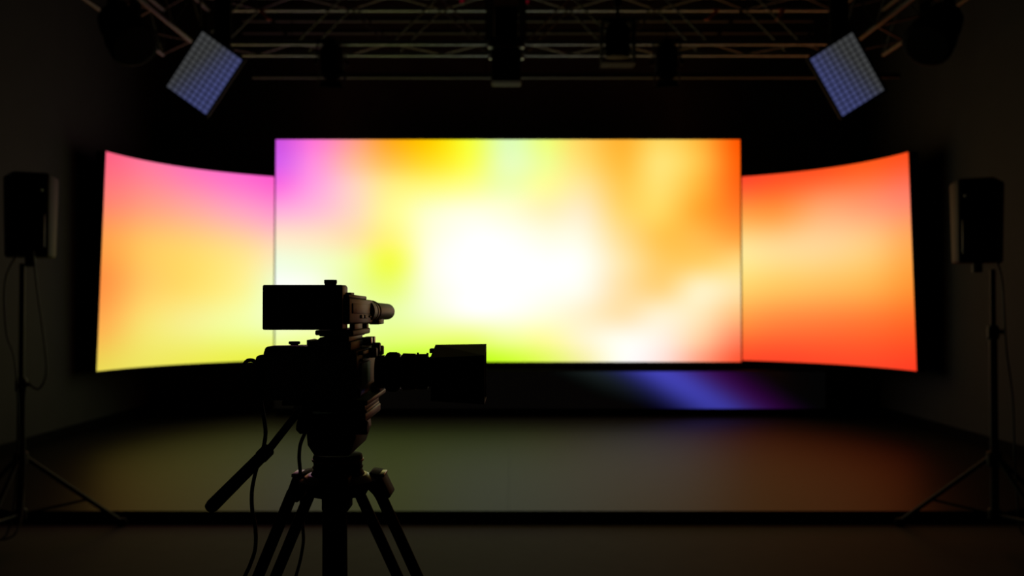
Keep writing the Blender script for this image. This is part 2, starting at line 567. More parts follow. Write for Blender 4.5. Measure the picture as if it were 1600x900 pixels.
for sx, sz in ((-0.09, 0.17), (0.0, 0.17), (0.09, 0.17), (0.0, 0.05)):
    MB().lathe((XC + sx, 9.2 - 0.135, hz0 + sz), (0, 1, 0), [(0, 0.014), (0.01, 0.016)], 10).build('bolt', M_ALUD, hb)

def hung_pipe(name, label, px0, px1, py, d, m, group=None):
    a, b = P(px0, py, d), P(px1, py, d)
    root = thing(name, label, 'pipe', (a + b) / 2, group)
    MB().rod(a, b, 0.03, n=12).build('tube', m, root, smooth=True)
    for t in (0.06, 0.36, 0.64, 0.94):
        p = a.lerp(b, t)
        MB().rod(p, (p.x, p.y, Z_CEIL), 0.006, n=6).build('hanger', M_LAMPB, root, smooth=True)


hung_pipe('curtain_rail', 'lowest dim horizontal pipe, hanging above the screens behind the cross truss', 395, 1405, 118.5, 10.33, mat('rail_grey', (0.035, 0.035, 0.033), 0.6, spec=0.3))
hung_pipe('ceiling_pipe', 'upper of the two dim ceiling pipes seen through the cross truss', 380, 1270, 31, 11.1, M_PIPE, 'ceiling pipes')
hung_pipe('ceiling_pipe', 'lower of the two dim ceiling pipes seen through the cross truss', 380, 1270, 50, 11.6, M_PIPE, 'ceiling pipes')

# straps and standby lamps on the truss
for px, py, dx, word in ((413, 22, 8, 'orange strap tied on the cross truss near the tilted left light panel'),
                         (1113, 22, -9, 'orange strap slanting on the cross truss, second from the right light panel'),
                         (1220, 22, -4, 'orange strap on the cross truss closest to the tilted right light panel')):
    a, b = P(px - dx, 14, 9.36), P(px + dx, 31, 9.36)
    o = MB().prism([a + Vector((-0.022, 0, 0)), a + Vector((0.022, 0, 0)), b + Vector((0.022, 0, 0)), b + Vector((-0.022, 0, 0))], (0, 0.012, 0)).build('strap', M_ORANGE)
    tag(o, word, 'strap', 'orange straps on the truss')
for px, word in ((722, 'leftmost of three tiny red lamps above the cross truss'), (763, 'middle one of three tiny red lamps above the cross truss'),
                 (823, 'rightmost of three tiny red lamps above the cross truss')):
    c = P(px, 2, 9.36)
    r = thing('indicator_lamp', word, 'lamp', c, 'red lamps on the truss')
    MB().box(c + Vector((0, 0.03, 0.0)), (0.07, 0.05, 0.05)).build('box', M_LAMPB, r)
    MB().lathe(c, (0, 1, 0), [(-0.012, 0.012), (-0.004, 0.02), (0.006, 0.022)], 12).build('lens', M_STDBY, r, smooth=True)


# ---------------------------------------------------------------- tilted LED light panels
def light_panel(label, corners, d, tilt, arm_px):
    """corners: top, inner, bottom, outer pixel corners; the panel stands d metres away, tilted down"""
    cen = Vector((0, 0, 0))
    pts = [P(x, y, d) for x, y in corners]
    for p in pts:
        cen += p / 4
    # let the lower edge lean away, then square the plate up
    pts = [Vector((p.x, p.y + (cen.z - p.z) * tilt, p.z)) for p in pts]
    u = ((pts[1] - pts[0]) + (pts[2] - pts[3])) / 4
    v = ((pts[3] - pts[0]) + (pts[2] - pts[1])) / 4
    n = u.cross(v).normalized()
    if n.y > 0:
        n = -n
    U, V = u.normalized(), v.normalized()
    V = (V - U * V.dot(U)).normalized()
    hu, hv = u.length, v.length
    root = thing('light_panel', label, 'light', cen, 'tilted light panels under the truss')

    def slab(mb, a0, a1, b0, b1, n0, n1):
        q = [cen + U * a + V * b for a, b in ((a0, b0), (a1, b0), (a1, b1), (a0, b1))]
        return mb.hexa([p + n * n1 for p in q], [p + n * n0 for p in q])
    slab(MB(), -hu - 0.02, hu + 0.02, -hv - 0.02, hv + 0.02, -0.06, -0.012).build('housing', M_LAMPB, root, bevel=0.01)
    fm = MB()
    for s in (-1, 1):
        slab(fm, s * (hu + 0.011) - 0.011, s * (hu + 0.011) + 0.011, -hv - 0.022, hv + 0.022, -0.02, 0.012)
        slab(fm, -hu, hu, s * (hv + 0.011) - 0.011, s * (hv + 0.011) + 0.011, -0.02, 0.012)
    fm.build('frame', M_LAMPB, root)
    nu_, nv_ = 8, 12
    # the emitting face: dim glow with a painted gradient, bluish towards the lower inner side
    def pt(a, b):
        return cen + U * (hu * (2 * a - 1)) + V * (hv * (2 * b - 1)) - n * 0.006

    def col(a, b):
        t = a * 0.62 + b * 0.30
        t = min(max((t - 0.22) / 0.5, 0), 1)
        t = t * t * (3 - 2 * t)
        g, bl = (0.046, 0.048, 0.049), (0.050, 0.059, 0.168)
        return [g[k] + (bl[k] - g[k]) * t for k in range(3)]
    ds = display('diffuser', M_SCREEN, root, pt, 16, 24, col)
    gr = MB()
    w = 0.0027
    for i in range(1, nu_):
        x = -hu + 2 * hu * i / nu_
        slab(gr, x - w, x + w, -hv, hv, -0.004, 0.012)
    for j in range(1, nv_):
        y = -hv + 2 * hv * j / nv_
        slab(gr, -hu, hu, y - w, y + w, -0.004, 0.011)
    o = gr.build('louvre_grid', mat('louvre_grey', (0.05, 0.05, 0.06), 0.6), root)
    o['kind'] = 'stuff'
    # yoke along the long sides and arm up to the truss
    yk = MB()
    for s in (-1, 1):
        slab(yk, s * hu * 0.6 - 0.008, s * hu * 0.6 + 0.008, -0.03, 0.03, -0.30, -0.055)
    slab(yk, -hu * 0.6 - 0.01, hu * 0.6 + 0.01, -0.03, 0.03, -0.316, -0.30)
    yk.build('yoke', M_LAMPB, root, bevel=0.003)
    top = P(arm_px, -30, TF - 0.12)
    joint = cen - n * 0.31
    MB().rod(joint, (top.x, TF - 0.07, joint.z + 0.12), 0.022).build('arm', M_LAMPB, root, smooth=True)
    MB().box((top.x, TF - 0.07, (joint.z + 0.1 + TT) / 2), (0.15, 0.07, TT - joint.z - 0.1)).build('hanging_bracket', M_LAMPB, root, bevel=0.01)
    MB().box((top.x, TF, TT), (0.07, 0.1, 0.09)).build('clamp', M_LAMPB, root, bevel=0.01)
    return root


light_panel('tilted grid-faced light panel hanging above the pink and yellow curved screen',
            [(323.5, 52), (378.5, 97), (318.5, 174.5), (256, 135)], 8.6, 0.25, 346)
light_panel('tilted grid-faced light panel hanging above the red curved screen',
            [(1320, 55), (1262, 99), (1323, 174), (1390, 139)], 8.6, 0.25, 1312)


# ---------------------------------------------------------------- hanging lamps
def spot(label, px, py0, py1, d, w_px, top_z, yaw, tilt, group, cat='light', barn=True):
    """black theatre lamp: barrel, rear cap, barn doors, yoke and clamp"""
    c = P(px, (py0 + py1) / 2, d)
    h = (py1 - py0) / F * d
    w = w_px / F * d
    root = thing('stage_lamp', label, cat, c, group)
    R = Matrix.Rotation(yaw, 3, 'Z') @ Matrix.Rotation(tilt, 3, 'X')

    def T(p):
        return c + R @ Vector(p)
    L = h * 0.9
    r = w * 0.42
    body = MB().lathe(c - R @ Vector((0, 0, -L * 0.5)), R @ Vector((0, 0, -1)),
                      [(0, r * 0.55), (L * 0.06, r * 0.8), (L * 0.2, r * 0.92), (L * 0.55, r * 0.92), (L * 0.58, r), (L * 0.72, r), (L * 0.74, r * 0.9), (L * 0.86, r * 0.9)], 18)
    body.build('barrel', M_LAMPB, root, smooth=True)
    MB().lathe(T((0, 0, -L * 0.34)), R @ Vector((0, 0, -1)), [(0, r * 0.86), (L * 0.02, r * 0.86)], 18).build('lens', M_LLENS, root)
    fins = MB()
    for k in range(4):
        fins.lathe(T((0, 0, L * (0.34 - 0.07 * k))), R @ Vector((0, 0, -1)), [(0, r * 0.98), (L * 0.015, r * 0.98)], 18)
    fins.build('cooling_fins', M_LAMPB, root)
    if barn:
        for a in range(4):
            q = Matrix.Rotation(a * math.pi / 2, 3, 'Z')
            s = r * 0.95
            pts = [T(q @ Vector(p)) for p in ((-s * 0.8, s, -L * 0.36), (s * 0.8, s, -L * 0.36), (s, s * 1.12, -L * 0.56), (-s, s * 1.12, -L * 0.56))]
            nn = (pts[1] - pts[0]).cross(pts[2] - pts[0]).normalized() * 0.004
            MB().prism(pts, nn).build('barn_door', M_LAMPB, root)
    yk = MB()
    for s in (-1, 1):
        x = s * r * 1.12
        a = c + Matrix.Rotation(yaw, 3, 'Z') @ Vector((x, 0, 0))
        yk.box((a.x, a.y, (a.z + c.z + h * 0.55) / 2), (0.012, 0.04, h * 0.55), None)
    e = Matrix.Rotation(yaw, 3, 'Z')
    yk.box((c.x, c.y, c.z + h * 0.55), (r * 2.3, 0.04, 0.014), e)
    yk.build('yoke', M_LAMPB, root)
    for s in (-1, 1):
        a = c + e @ Vector((s * r * 1.14, 0, 0))
        MB().lathe(a, e @ Vector((s, 0, 0)), [(0, 0.022), (0.02, 0.026), (0.03, 0.02)], 10).build('knob', M_LAMPB, root)
    ct = c.z + h * 0.55
    MB().rod((c.x, c.y, ct), (c.x, c.y, top_z - 0.03), 0.016).build('hanging_rod', M_LAMPB, root, smooth=True)
    MB().box((c.x, c.y, top_z - 0.005), (0.06, 0.07, 0.09)).build('clamp', M_LAMPB, root, bevel=0.008)
    return root


spot('black stage lamp hanging under the left half of the cross truss', 518, 66, 130, TF, 46, TB, 0.25, -0.35, 'black lamps under the cross truss')
spot('black stage lamp right beside the taller one on the right half of the cross truss', 1042, 66, 130, TF, 44, TB, -0.2, -0.3, 'black lamps under the cross truss')
# taller lamp with a square frame
tl = spot('tall black lamp with square frame on the right half of the cross truss', 965, 34, 101, TF - 0.09, 50, TB + 0.36, 0.1, 0.1, 'black lamps under the cross truss', barn=False)
cc = P(965, 82, TF - 0.09)
fb = MB()
for s in (-1, 1):
    fb.box(cc + Vector((s * 0.15, 0, 0.08)), (0.012, 0.2, 0.40))
    fb.box(cc + Vector((0, 0, 0.08 + s * 0.195)), (0.31, 0.2, 0.012))
fb.build('square_frame', M_LAMPB, tl)


def big_lamp(label, px, py, d, flip, truss_x):
    """big black moving-head lamp with U-yoke"""
    c = P(px, py, d)
    root = thing('moving_lamp', label, 'light', c, 'big dark lamps on the side trusses')
    R = Matrix.Rotation(flip * 0.7, 3, 'Y') @ Matrix.Rotation(-0.5, 3, 'X')
    ax = R @ Vector((0, 0, -1))
    MB().lathe(c - ax * 0.2, ax, [(0, 0.08), (0.03, 0.15), (0.14, 0.17), (0.26, 0.165), (0.29, 0.19), (0.42, 0.20), (0.44, 0.18)], 20).build('head', M_LAMPB, root, smooth=True)
    MB().lathe(c + ax * 0.235, ax, [(0, 0.175), (0.008, 0.165)], 20).build('lens', M_LLENS, root)
    sx = R @ Vector((0, 1, 0))
    yk = MB()
    e = Vector((0, 1, 0))
    for s in (-1, 1):
        yk.box(c + e * (s * 0.215) + Vector((0, 0, 0.12)), (0.09, 0.03, 0.36))
    yk.box(c + Vector((0, 0, 0.29)), (0.1, 0.46, 0.04))
    yk.build('yoke', M_LAMPB, root, bevel=0.008)
    zt = TB - 0.03
    MB().box((c.x, c.y, c.z + 0.36), (0.26, 0.30, 0.10)).build('base_box', M_LAMPB, root, bevel=0.01)
    MB().box(((c.x + truss_x) / 2, c.y, c.z + 0.43), (abs(c.x - truss_x) + 0.1, 0.08, 0.04)).build('bracket', M_LAMPB, root)
    MB().box((truss_x, c.y, (c.z + 0.43 + TB + 0.03) / 2), (0.07, 0.08, max(0.06, TB + 0.03 - c.z - 0.41))).build('clamp', M_LAMPB, root)
    return root


big_lamp('big dark lamp under the left side truss, beside the tilted panel', 194, 46, 7.6, -1, -3.0)
big_lamp('big dark lamp under the right side truss, beside the tilted panel', 1464, 46, 7.6, 1, 3.22)


# ---------------------------------------------------------------- loudspeakers on stands
D_SPK = 6.1


def speaker(label, px, y0, y1, side):
    """cabinet seen from behind; its front turns to the screens and to the middle of the room"""
    b, t = P(px, y1, D_SPK), P(px, y0, D_SPK)
    H = t.z - b.z
    root = thing('loudspeaker', label, 'loudspeaker', b, 'loudspeakers on tripod stands')
    R = Matrix.Rotation(-side * 0.45, 3, 'Z')

    def T(x, y, z):
        q = R @ Vector((x, y, 0))
        return Vector((b.x + q.x, b.y + q.y, b.z + z))
    fw, rw, dp = 0.165, 0.105, 0.155
    low = [T(-rw, -dp, 0.0), T(rw, -dp, 0.0), T(fw * 0.92, dp * 0.9, 0.0), T(-fw * 0.92, dp * 0.9, 0.0)]
    up = [T(-rw, -dp * 0.8, H), T(rw, -dp * 0.8, H), T(fw, dp, H), T(-fw, dp, H)]
    MB().hexa([low[0], low[1], up[1], up[0]], [low[3], low[2], up[2], up[3]]).build('cabinet', M_SPK, root, bevel=0.018)
    g = [T(-fw * 0.9, dp * 0.93, 0.03), T(fw * 0.9, dp * 0.93, 0.03), T(fw * 0.95, dp * 1.0, H - 0.03), T(-fw * 0.95, dp * 1.0, H - 0.03)]
    MB().prism(g, R @ Vector((0, 0.02, 0))).build('grille', M_BLKR, root, bevel=0.005)
    pn = [T(-rw * 0.8, -dp - 0.045, 0.05), T(rw * 0.8, -dp - 0.045, 0.05), T(rw * 0.8, -dp - 0.04, H * 0.5), T(-rw * 0.8, -dp - 0.04, H * 0.5)]
    MB().prism(pn, R @ Vector((0, 0.06, 0))).build('amplifier_panel', M_BLK, root, bevel=0.01)
    for k in range(3):
        MB().lathe(T(-0.04 + 0.04 * k, -dp - 0.04, 0.12), R @ Vector((0, -1, 0)), [(0, 0.012), (0.014, 0.011)], 10).build('knob', M_BLK, root)
    hn = MB().tube([T(-0.06, -dp * 0.84, H * 0.78), T(-0.05, -dp - 0.035, H * 0.78), T(0.05, -dp - 0.035, H * 0.78), T(0.06, -dp * 0.84, H * 0.78)], 0.012)
    hn.build('handle', M_BLK, root, smooth=True)
    MB().rod((b.x, b.y, b.z - 0.06), (b.x, b.y, b.z + 0.02), 0.03).build('pole_socket', M_STAND, root, smooth=True)
    return root


def speaker_stand(label, px, ytop, collar_y, toe, feet):
    top = P(px, ytop, D_SPK)
    x, y = top.x, top.y
    root = thing('speaker_stand', label, 'stand', (x, y, 0), 'tripod speaker stands')
    zc = P(px, collar_y, D_SPK).z
    MB().rod((x, y, zc - 0.1), (x, y, top.z - 0.04), 0.017).build('upper_tube', M_STAND, root, smooth=True)
    MB().rod((x, y, 0.16), (x, y, zc), 0.024).build('lower_tube', M_STAND, root, smooth=True)
    MB().lathe((x, y, zc - 0.05), (0, 0, 1), [(0, 0.028), (0.01, 0.036), (0.07, 0.036), (0.09, 0.026)], 16).build('collar', M_STAND, root, smooth=True)
    MB().rod((x, y, zc), (x + 0.06, y - 0.03, zc), 0.009, 0.016).build('clamp_knob', M_STAND, root, smooth=True)
    zh = 0.52
    MB().lathe((x, y, zh - 0.05), (0, 0, 1), [(0, 0.03), (0.01, 0.045), (0.09, 0.045), (0.1, 0.03)], 16).build('leg_hub', M_STAND, root, smooth=True)
    MB().lathe((x, y, 0.14), (0, 0, 1), [(0, 0.03), (0.01, 0.04), (0.06, 0.04), (0.07, 0.03)], 16).build('brace_hub', M_STAND, root, smooth=True)
    for fx, fy in feet:
        f = Vector((x + fx, y + fy, 0.015))
        h = Vector((x + fx * 0.06, y + fy * 0.06, zh))
        lg = MB().rod(h, f, 0.015).build('leg', M_STAND, root, smooth=True)
        MB().lathe(f + Vector((0, 0, -0.015)), (0, 0, 1), [(0, 0.03), (0.03, 0.026), (0.045, 0.018)], 12).build('rubber_foot', M_BLKR, lg, smooth=True)
        m = h.lerp(f, 0.62)
        MB().rod((x + fx * 0.05, y + fy * 0.05, 0.175), m, 0.009).build('brace', M_STAND, root, smooth=True)
    return root


speaker('black loudspeaker on the stand at the left wall', 47, 272, 402, -1)
speaker('black loudspeaker on the stand at the right wall', 1527, 281, 411, 1)
speaker_stand('black tripod stand carrying the speaker at the left wall', 35, 402, 600, 0, ((0.06, -0.66), (0.46, 0.47), (-0.60, 0.28)))
speaker_stand('black tripod stand carrying the speaker at the right wall', 1551, 411, 518, 0, ((-0.42, 0.47), (0.62, 0.20), (0.10, -0.66)))


def cable(label, pts, r, cat='cable', group=None):
    o = MB().tube(pts, r).build('cable', M_CABLE, smooth=True)
    return tag(o, label, cat, group)


cable('thin cable looping down the stand of the left speaker', [P(52, 392, D_SPK - 0.18), P(58, 450, D_SPK - 0.1), P(70, 540, D_SPK - 0.08), P(72, 585, D_SPK - 0.06), P(60, 608, D_SPK - 0.06), P(42, 602, D_SPK - 0.05),
      P(38, 640, D_SPK - 0.04), P(37, 760, D_SPK - 0.045), P(20, 838, D_SPK - 0.2), P(-60, 838, D_SPK - 0.2)], 0.006)
cable('thin cable hanging from the rear of the left speaker to the floor', [P(28, 394, D_SPK - 0.2), P(8, 440, D_SPK - 0.16), P(10, 520, D_SPK - 0.12), P(24, 570, D_SPK - 0.08), P(28, 700, D_SPK - 0.06), P(10, 836, D_SPK - 0.1), P(-50, 832, D_SPK - 0.1)], 0.006)
cable('thin cable hanging beside the stand of the right speaker', [P(1555, 400, D_SPK - 0.2), P(1566, 440, D_SPK - 0.15), P(1572, 540, D_SPK - 0.1), P(1582, 620, D_SPK - 0.06), P(1585, 700, D_SPK - 0.05), P(1590, 780, D_SPK), P(1600, 835, D_SPK), P(1660, 840, D_SPK)], 0.006)

# ---------------------------------------------------------------- tripod of the video camera
AX = 1.41                                    # depth of the camera's own axis
tri = thing('camera_tripod', 'black video tripod with pan handle under the silhouetted camera', 'tripod', (P(527, 700, AX).x, AX, 0))
hp = [(477, 661), (553, 658), (556, 684), (546, 713), (491, 713), (480, 696)]
MB().prism([P(x, y, 1.335) for x, y in hp], (0, 0.15, 0)).build('fluid_head', M_GREYD, tri, bevel=0.003)
MB().bpx(466, 647, 571, 661, 1.335, 1.49).build('head_plate', M_PLATE, tri, bevel=0.002)
MB().bpx(555, 640, 573, 648, 1.36, 1.49).build('plate_lock', M_GREYD, tri, bevel=0.002)
MB().lathe(P(479, 664, 1.335), (-1, 0, 0.2), [(0, 0.012), (0.006, 0.014), (0.012, 0.010)], 14).build('tilt_knob', M_TRI, tri, smooth=True)
MB().lathe(P(566, 668, 1.34), (1, 0, 0), [(-0.01, 0.010), (0.006, 0.010), (0.008, 0.008)], 14).build('drag_dial', M_TRI, tri, smooth=True)
ncx = P(528, 725, AX)
k = AX / F
zof = lambda y: P(528, y, AX).z
def ring(name, y0, y1, r0, r1, m):
    MB().lathe((ncx.x, AX, zof(y1)), (0, 0, 1), [(0, r1 * k), ((zof(y0) - zof(y1)), r0 * k)], 32).build(name, m, tri, bevel=0.0012, smooth=True)
ring('pan_base', 709, 716, 37, 39, M_TRI)
ring('red_ring', 716, 720, 40, 40, M_RED)
ring('pan_collar', 720, 727, 38, 37, M_TRI)
ring('level_ring', 727, 731, 39, 39, M_TRI)
ring('bowl_neck', 731, 741, 37, 42, M_TRI)
ring('bowl', 740, 749, 46, 60, M_METAL)
ring('spider', 749, 772, 56, 44, M_TRI)
ring('bowl_clamp', 772, 800, 13, 11, M_TRI)

# twin-tube legs; each goes on to the floor below the picture
def leg(hub, tops, slope, r):
    out = []
    root = MB().prism(*hub).build('leg', M_TRI, tri, bevel=0.003)
    for t in tops:
        t = Vector(t)
        drop = t.z - 0.03
        b = Vector((t.x + slope[0] * drop, t.y + slope[1] * drop, 0.03))
        mid = t.lerp(b, 0.5)
        MB().rod(t, mid, r).build('leg_tube', M_TRI, root, smooth=True)
        MB().rod(t.lerp(b, 0.45), b, r * 0.8).build('lower_leg_tube', M_TRI, root, smooth=True)
        out.append((mid, b))
    c = sum((o[1] for o in out), Vector((0, 0, 0))) / len(out)
    MB().lathe((c.x, c.y, 0.0), (0, 0, 1), [(0, 0.03), (0.02, 0.032), (0.05, 0.022)], 14).build('rubber_foot', M_BLKR, root, smooth=True)
    m = sum((o[0] for o in out), Vector((0, 0, 0))) / len(out)
    d = (out[0][0] - out[-1][0])
    MB().box(m, (max(abs(d.x), 0.02) + 0.03, abs(d.y) + 0.03, 0.06)).build('leg_clamp', M_TRI, root, bevel=0.004)


def hubpoly(pts, d0, d1):
    return ([P(x, y, d0) for x, y in pts], (0, d1 - d0, 0))


leg(hubpoly([(445, 777), (457, 744), (480, 739), (486, 757), (474, 771), (464, 787)], 1.415, 1.47), (P(457, 770, 1.43), P(487, 765, 1.49)), (-0.447, 0.258), 0.0088)
leg(hubpoly([(611, 777), (594, 742), (576, 739), (566, 757), (582, 773), (591, 787)], 1.415, 1.47), (P(593, 770, 1.43), P(559, 765, 1.49)), (0.400, 0.258), 0.0088)
leg(hubpoly([(502, 800), (502, 748), (544, 748), (544, 800)], 1.345, 1.385), (P(514, 772, 1.34), P(532, 772, 1.34)), (0.092, -0.47), 0.0090)
for x0, x1 in ((455, 478), (577, 600)):
    MB().bpx(x0, 741, x1, 746, 1.42, 1.46).build('hub_cap', M_METAL, tri, bevel=0.001)
for x, y in ((469, 753), (578, 753), (583, 750)):
    MB().lathe(P(x, y, 1.414), (0, -1, 0), [(0, 0.004), (0.003, 0.003)], 10).build('screw', M_METAL, tri)
ph = MB().rod(P(474, 634, 1.40), P(423, 699, 1.33), 0.0055)
hd = ph.build('pan_handle', M_TRI, tri, smooth=True)
a, b = P(421, 701, 1.328), P(328, 794, 1.21)
ax = b - a
MB().lathe(a, ax, [(0, 0.006), (0.004, 0.0095), (0.02, 0.0095), (0.022, 0.0085), (ax.length - 0.006, 0.0088), (ax.length, 0.0075)], 18).build('grip', M_BLKR, hd, smooth=True)
MB().lathe(P(473, 640, 1.40), (0, -1, 0), [(-0.02, 0.012), (0.012, 0.012), (0.016, 0.009)], 14).build('handle_rosette', M_METAL, tri, smooth=True)

# ---------------------------------------------------------------- video camera
vc = thing('video_camera', 'silhouetted video camera with flip screen and boxy lens hood on the tripod', 'camera', (P(500, 640, AX).x, AX, P(500, 643, 1.33).z))
N, FA = 1.29, 1.50                           # near and far side of the body
body = MB().bpx(411, 548.5, 557, 626, N, FA).build('body', M_BODY, vc, bevel=0.004)
MB().prism([P(x, y, 1.30) for x, y in ((400.5, 626), (399, 618), (399, 560), (401, 556.5), (405, 555), (420, 555), (420, 626))], (0, 0.03, 0)).build('battery_plate', M_BLK, vc, bevel=0.0015)
MB().bpx(400, 564, 420, 625, 1.325, 1.47).build('battery', M_BLK, vc, bevel=0.004)
MB().prism([P(x, y, N + 0.002) for x, y in ((411, 560), (411.5, 552), (414, 544), (417, 541.5), (446, 541), (500, 542.5), (500, 560))], (0, 0.035, 0)).build('side_cover', M_BLK, vc, bevel=0.0012)
MB().bpx(420, 549.5, 500, 556, 1.32, 1.46).build('top_cover', M_BLK, vc, bevel=0.0015)
# details on the lit front face (it looks to the right)
xf = P(557, 590, N).x
def front(name, y0, y1, d0, d1, out, m, bev=0.0008):
    a, b_ = P(557, y1, N), P(557, y0, N)
    return MB().box((xf + out / 2 - 0.0005, (d0 + d1) / 2, (a.z + b_.z) / 2), (out + 0.001, d1 - d0, b_.z - a.z)).build(name, m, body, bevel=bev)
front('front_panel', 570, 606, 1.315, 1.40, 0.003, M_BODY)
front('front_ridge', 550, 556, 1.31, 1.36, 0.006, M_BODY)
front('port_cover', 551, 565, 1.37, 1.42, 0.005, M_BODY)
front('port_cover', 551, 557, 1.43, 1.47, 0.008, M_BODY)
front('port_slot', 559, 562, 1.375, 1.415, 0.006, M_BLK)
front('grip_edge', 608, 622, 1.30, 1.305, 0.004, M_BODY)
for kx in range(4):
    front('engraved_mark', 614, 620, 1.325 + 0.008 * kx, 1.3275 + 0.008 * kx, 0.0012, M_METAL, 0)
front('foot_block', 612, 628, 1.43, 1.49, 0.012, M_BODY)
front('front_button', 563, 567, 1.32, 1.33, 0.004, M_BLK)
# top deck with the handle mount
MB().bpx(490, 534, 548, 549, N, 1.48).build('top_deck', M_BODY, vc, bevel=0.002)
MB().bpx(545, 531, 556, 541, 1.38, 1.46).build('hot_shoe', M_BODY, vc, bevel=0.001)
for dd in (1.39, 1.42):
    q = P(546, 533, dd - 0.0)
    MB().box((P(547, 536, N).x + 0.006, dd + 0.012, P(547, 536, N).z - 0.002), (0.014, 0.016, 0.012)).build('deck_latch', M_METAL, vc, bevel=0.001)
mx = P(600, 550, 1.40)
for q, (dy, dz) in enumerate(((-0.035, 0.004), (0.0, 0.010), (0.035, 0.004))):
    MB().box((xf + 0.008, 1.42 + dy, P(600, 548, 1.40).z + dz - 0.006), (0.012, 0.018, 0.014)).build('lens_lock', M_BODY, vc, bevel=0.002)
MB().bpx(498, 516, 552, 526, N + 0.005, 1.45).build('handle_base', M_BODY, vc, bevel=0.002)
MB().bpx(549, 517, 561, 525, 1.40, 1.455).build('handle_clamp', M_BODY, vc, bevel=0.001)
MB().bpx(512, 524, 545, 538, 1.30, 1.42).build('handle_post', M_BLK, vc, bevel=0.002)
MB().bpx(492, 516, 516, 524, 1.31, 1.40).build('hinge_arm', M_BLK, vc, bevel=0.002)
MB().prism([P(x, y, 1.31) for x, y in ((494, 533), (500, 527), (518, 525), (518, 538), (497, 538))], (0, 0.08, 0)).build('hinge_lever', M_BLK, vc, bevel=0.001)
MB().prism([P(x, y, 1.31) for x, y in ((479, 531), (484, 532), (486, 534), (492, 531), (500, 534), (500, 546), (482, 542), (479, 539))], (0, 0.05, 0)).build('audio_knob', M_BLK, vc, bevel=0.001)
zk = P(460, 538.5, 1.36)
MB().lathe((zk.x, 1.36, P(460, 545, 1.36).z), (0, 0, 1), [(0, 0.0055), (0.006, 0.0055), (0.0065, 0.0078), (0.0095, 0.0082), (0.0105, 0.0072)], 20).build('top_knob', M_BLK, vc, smooth=True)
MB().prism([P(x, y, 1.33) for x, y in ((466, 547), (470, 543), (488, 545), (488, 549))], (0, 0.04, 0)).build('record_button', M_BLK, vc)

# flip screen
fs_ = MB().bpx(409.5, 445, 535, 515.5, 1.275, 1.312).build('flip_screen', M_BLK, vc, bevel=0.0022, seg=3)
MB().bpx(416, 451, 512, 510, 1.2742, 1.279).build('screen_glass', M_LCD, fs_, bevel=0.0005)
MB().bpx(517, 446.5, 535.5, 516, 1.285, 1.325).build('screen_hinge', M_MIC, vc, bevel=0.002)
kz = P(516.5, 446, 1.295)
MB().lathe((kz.x, 1.295, kz.z - 0.001), (0, 0, 1), [(0, 0.0075), (0.003, 0.0080), (0.0042, 0.0086), (0.0078, 0.0086), (0.0085, 0.0078)], 24).build('screen_knob', M_BLK, vc, smooth=True)

# microphone unit on the handle, running back towards the screens
q0 = [P(x, y, N) for x, y in ((524, 506.5), (546, 506.5), (546, 464), (524, 464))]
q1 = [P(x, y, 1.49) for x, y in ((560, 506), (583, 506), (583, 469), (560, 469))]
mu = MB().hexa(q0, q1).build('microphone_unit', M_MIC, vc, bevel=0.003)
def side_pt(t, s, out=0.0):
    """t: 0 near to 1 far, s: 0 top to 1 bottom on the lit side of the unit"""
    top = q0[2].lerp(q1[2], t)
    bot = q0[1].lerp(q1[1], t)
    return top.lerp(bot, s) + Vector((out, 0, 0))
def plate(name, t0, t1, s0, s1, out, m):
    p = [side_pt(t0, s1, -0.001), side_pt(t1, s1, -0.001), side_pt(t1, s0, -0.001), side_pt(t0, s0, -0.001)]
    MB().prism(p, (out + 0.001, 0, 0)).build(name, m, mu, bevel=0.0005)
plate('side_cover', 0.10, 0.80, 0.22, 0.60, 0.0015, M_MIC)
plate('switch', 0.42, 0.52, 0.64, 0.78, 0.0020, M_BLK)
plate('switch', 0.57, 0.67, 0.64, 0.78, 0.0020, M_BLK)
plate('switch', 0.80, 0.86, 0.66, 0.74, 0.0020, M_BLK)
q2 = [P(x, y, N + 0.004) for x, y in ((524, 465.5), (545, 465.5), (545, 459.5), (524, 459.5))]
q3 = [P(x, y, 1.43) for x, y in ((553, 468.5), (573, 468.5), (573, 463), (553, 463))]
MB().hexa(q2, q3).build('unit_lid', M_MIC, mu, bevel=0.0015)
MB().bpx(538, 457, 548, 461, 1.31, 1.34).build('lid_latch', M_MIC, mu, bevel=0.0008)
m0, m1 = P(567, 486.5, 1.47), P(606.5, 487, 1.74)
axm = (m1 - m0).normalized()
Lm = (m1 - m0).length
MB().lathe(m0, axm, [(0, 0.0185), (0.03, 0.0185), (0.034, 0.0172), (0.042, 0.0172)], 28).build('microphone_collar', M_MIC, mu, smooth=True)
MB().lathe(m0 + axm * 0.042, axm, [(0, 0.0158), (0.006, 0.0158)], 28).build('collar_gap', M_BLKR, mu, smooth=True)
MB().lathe(m0 + axm * 0.048, axm, [(0, 0.0172), (0.018, 0.0172), (0.02, 0.0160)], 28).build('rubber_ring', M_MIC, mu, smooth=True)
MB().lathe(m0 + axm * 0.066, axm, [(0, 0.0148), (0.01, 0.0152), (Lm - 0.082, 0.0142), (Lm - 0.073, 0.0128), (Lm - 0.067, 0.0095), (Lm - 0.064, 0.004)], 28).build('microphone_barrel', M_MIC, mu, smooth=True)
for t_ in (0.036, 0.064):
    MB().lathe(m0 + axm * t_, axm, [(0, 0.0176), (0.004, 0.0180), (0.008, 0.0180), (0.011, 0.0174)], 28).build('dark_band', M_BLKR, mu, smooth=True)
MB().bpx(577, 499, 592, 507, 1.50, 1.56).build('holder_foot', M_MIC, mu, bevel=0.001)
MB().bpx(546, 506, 554, 517, 1.33, 1.40).build('unit_support', M_MIC, vc, bevel=0.001)
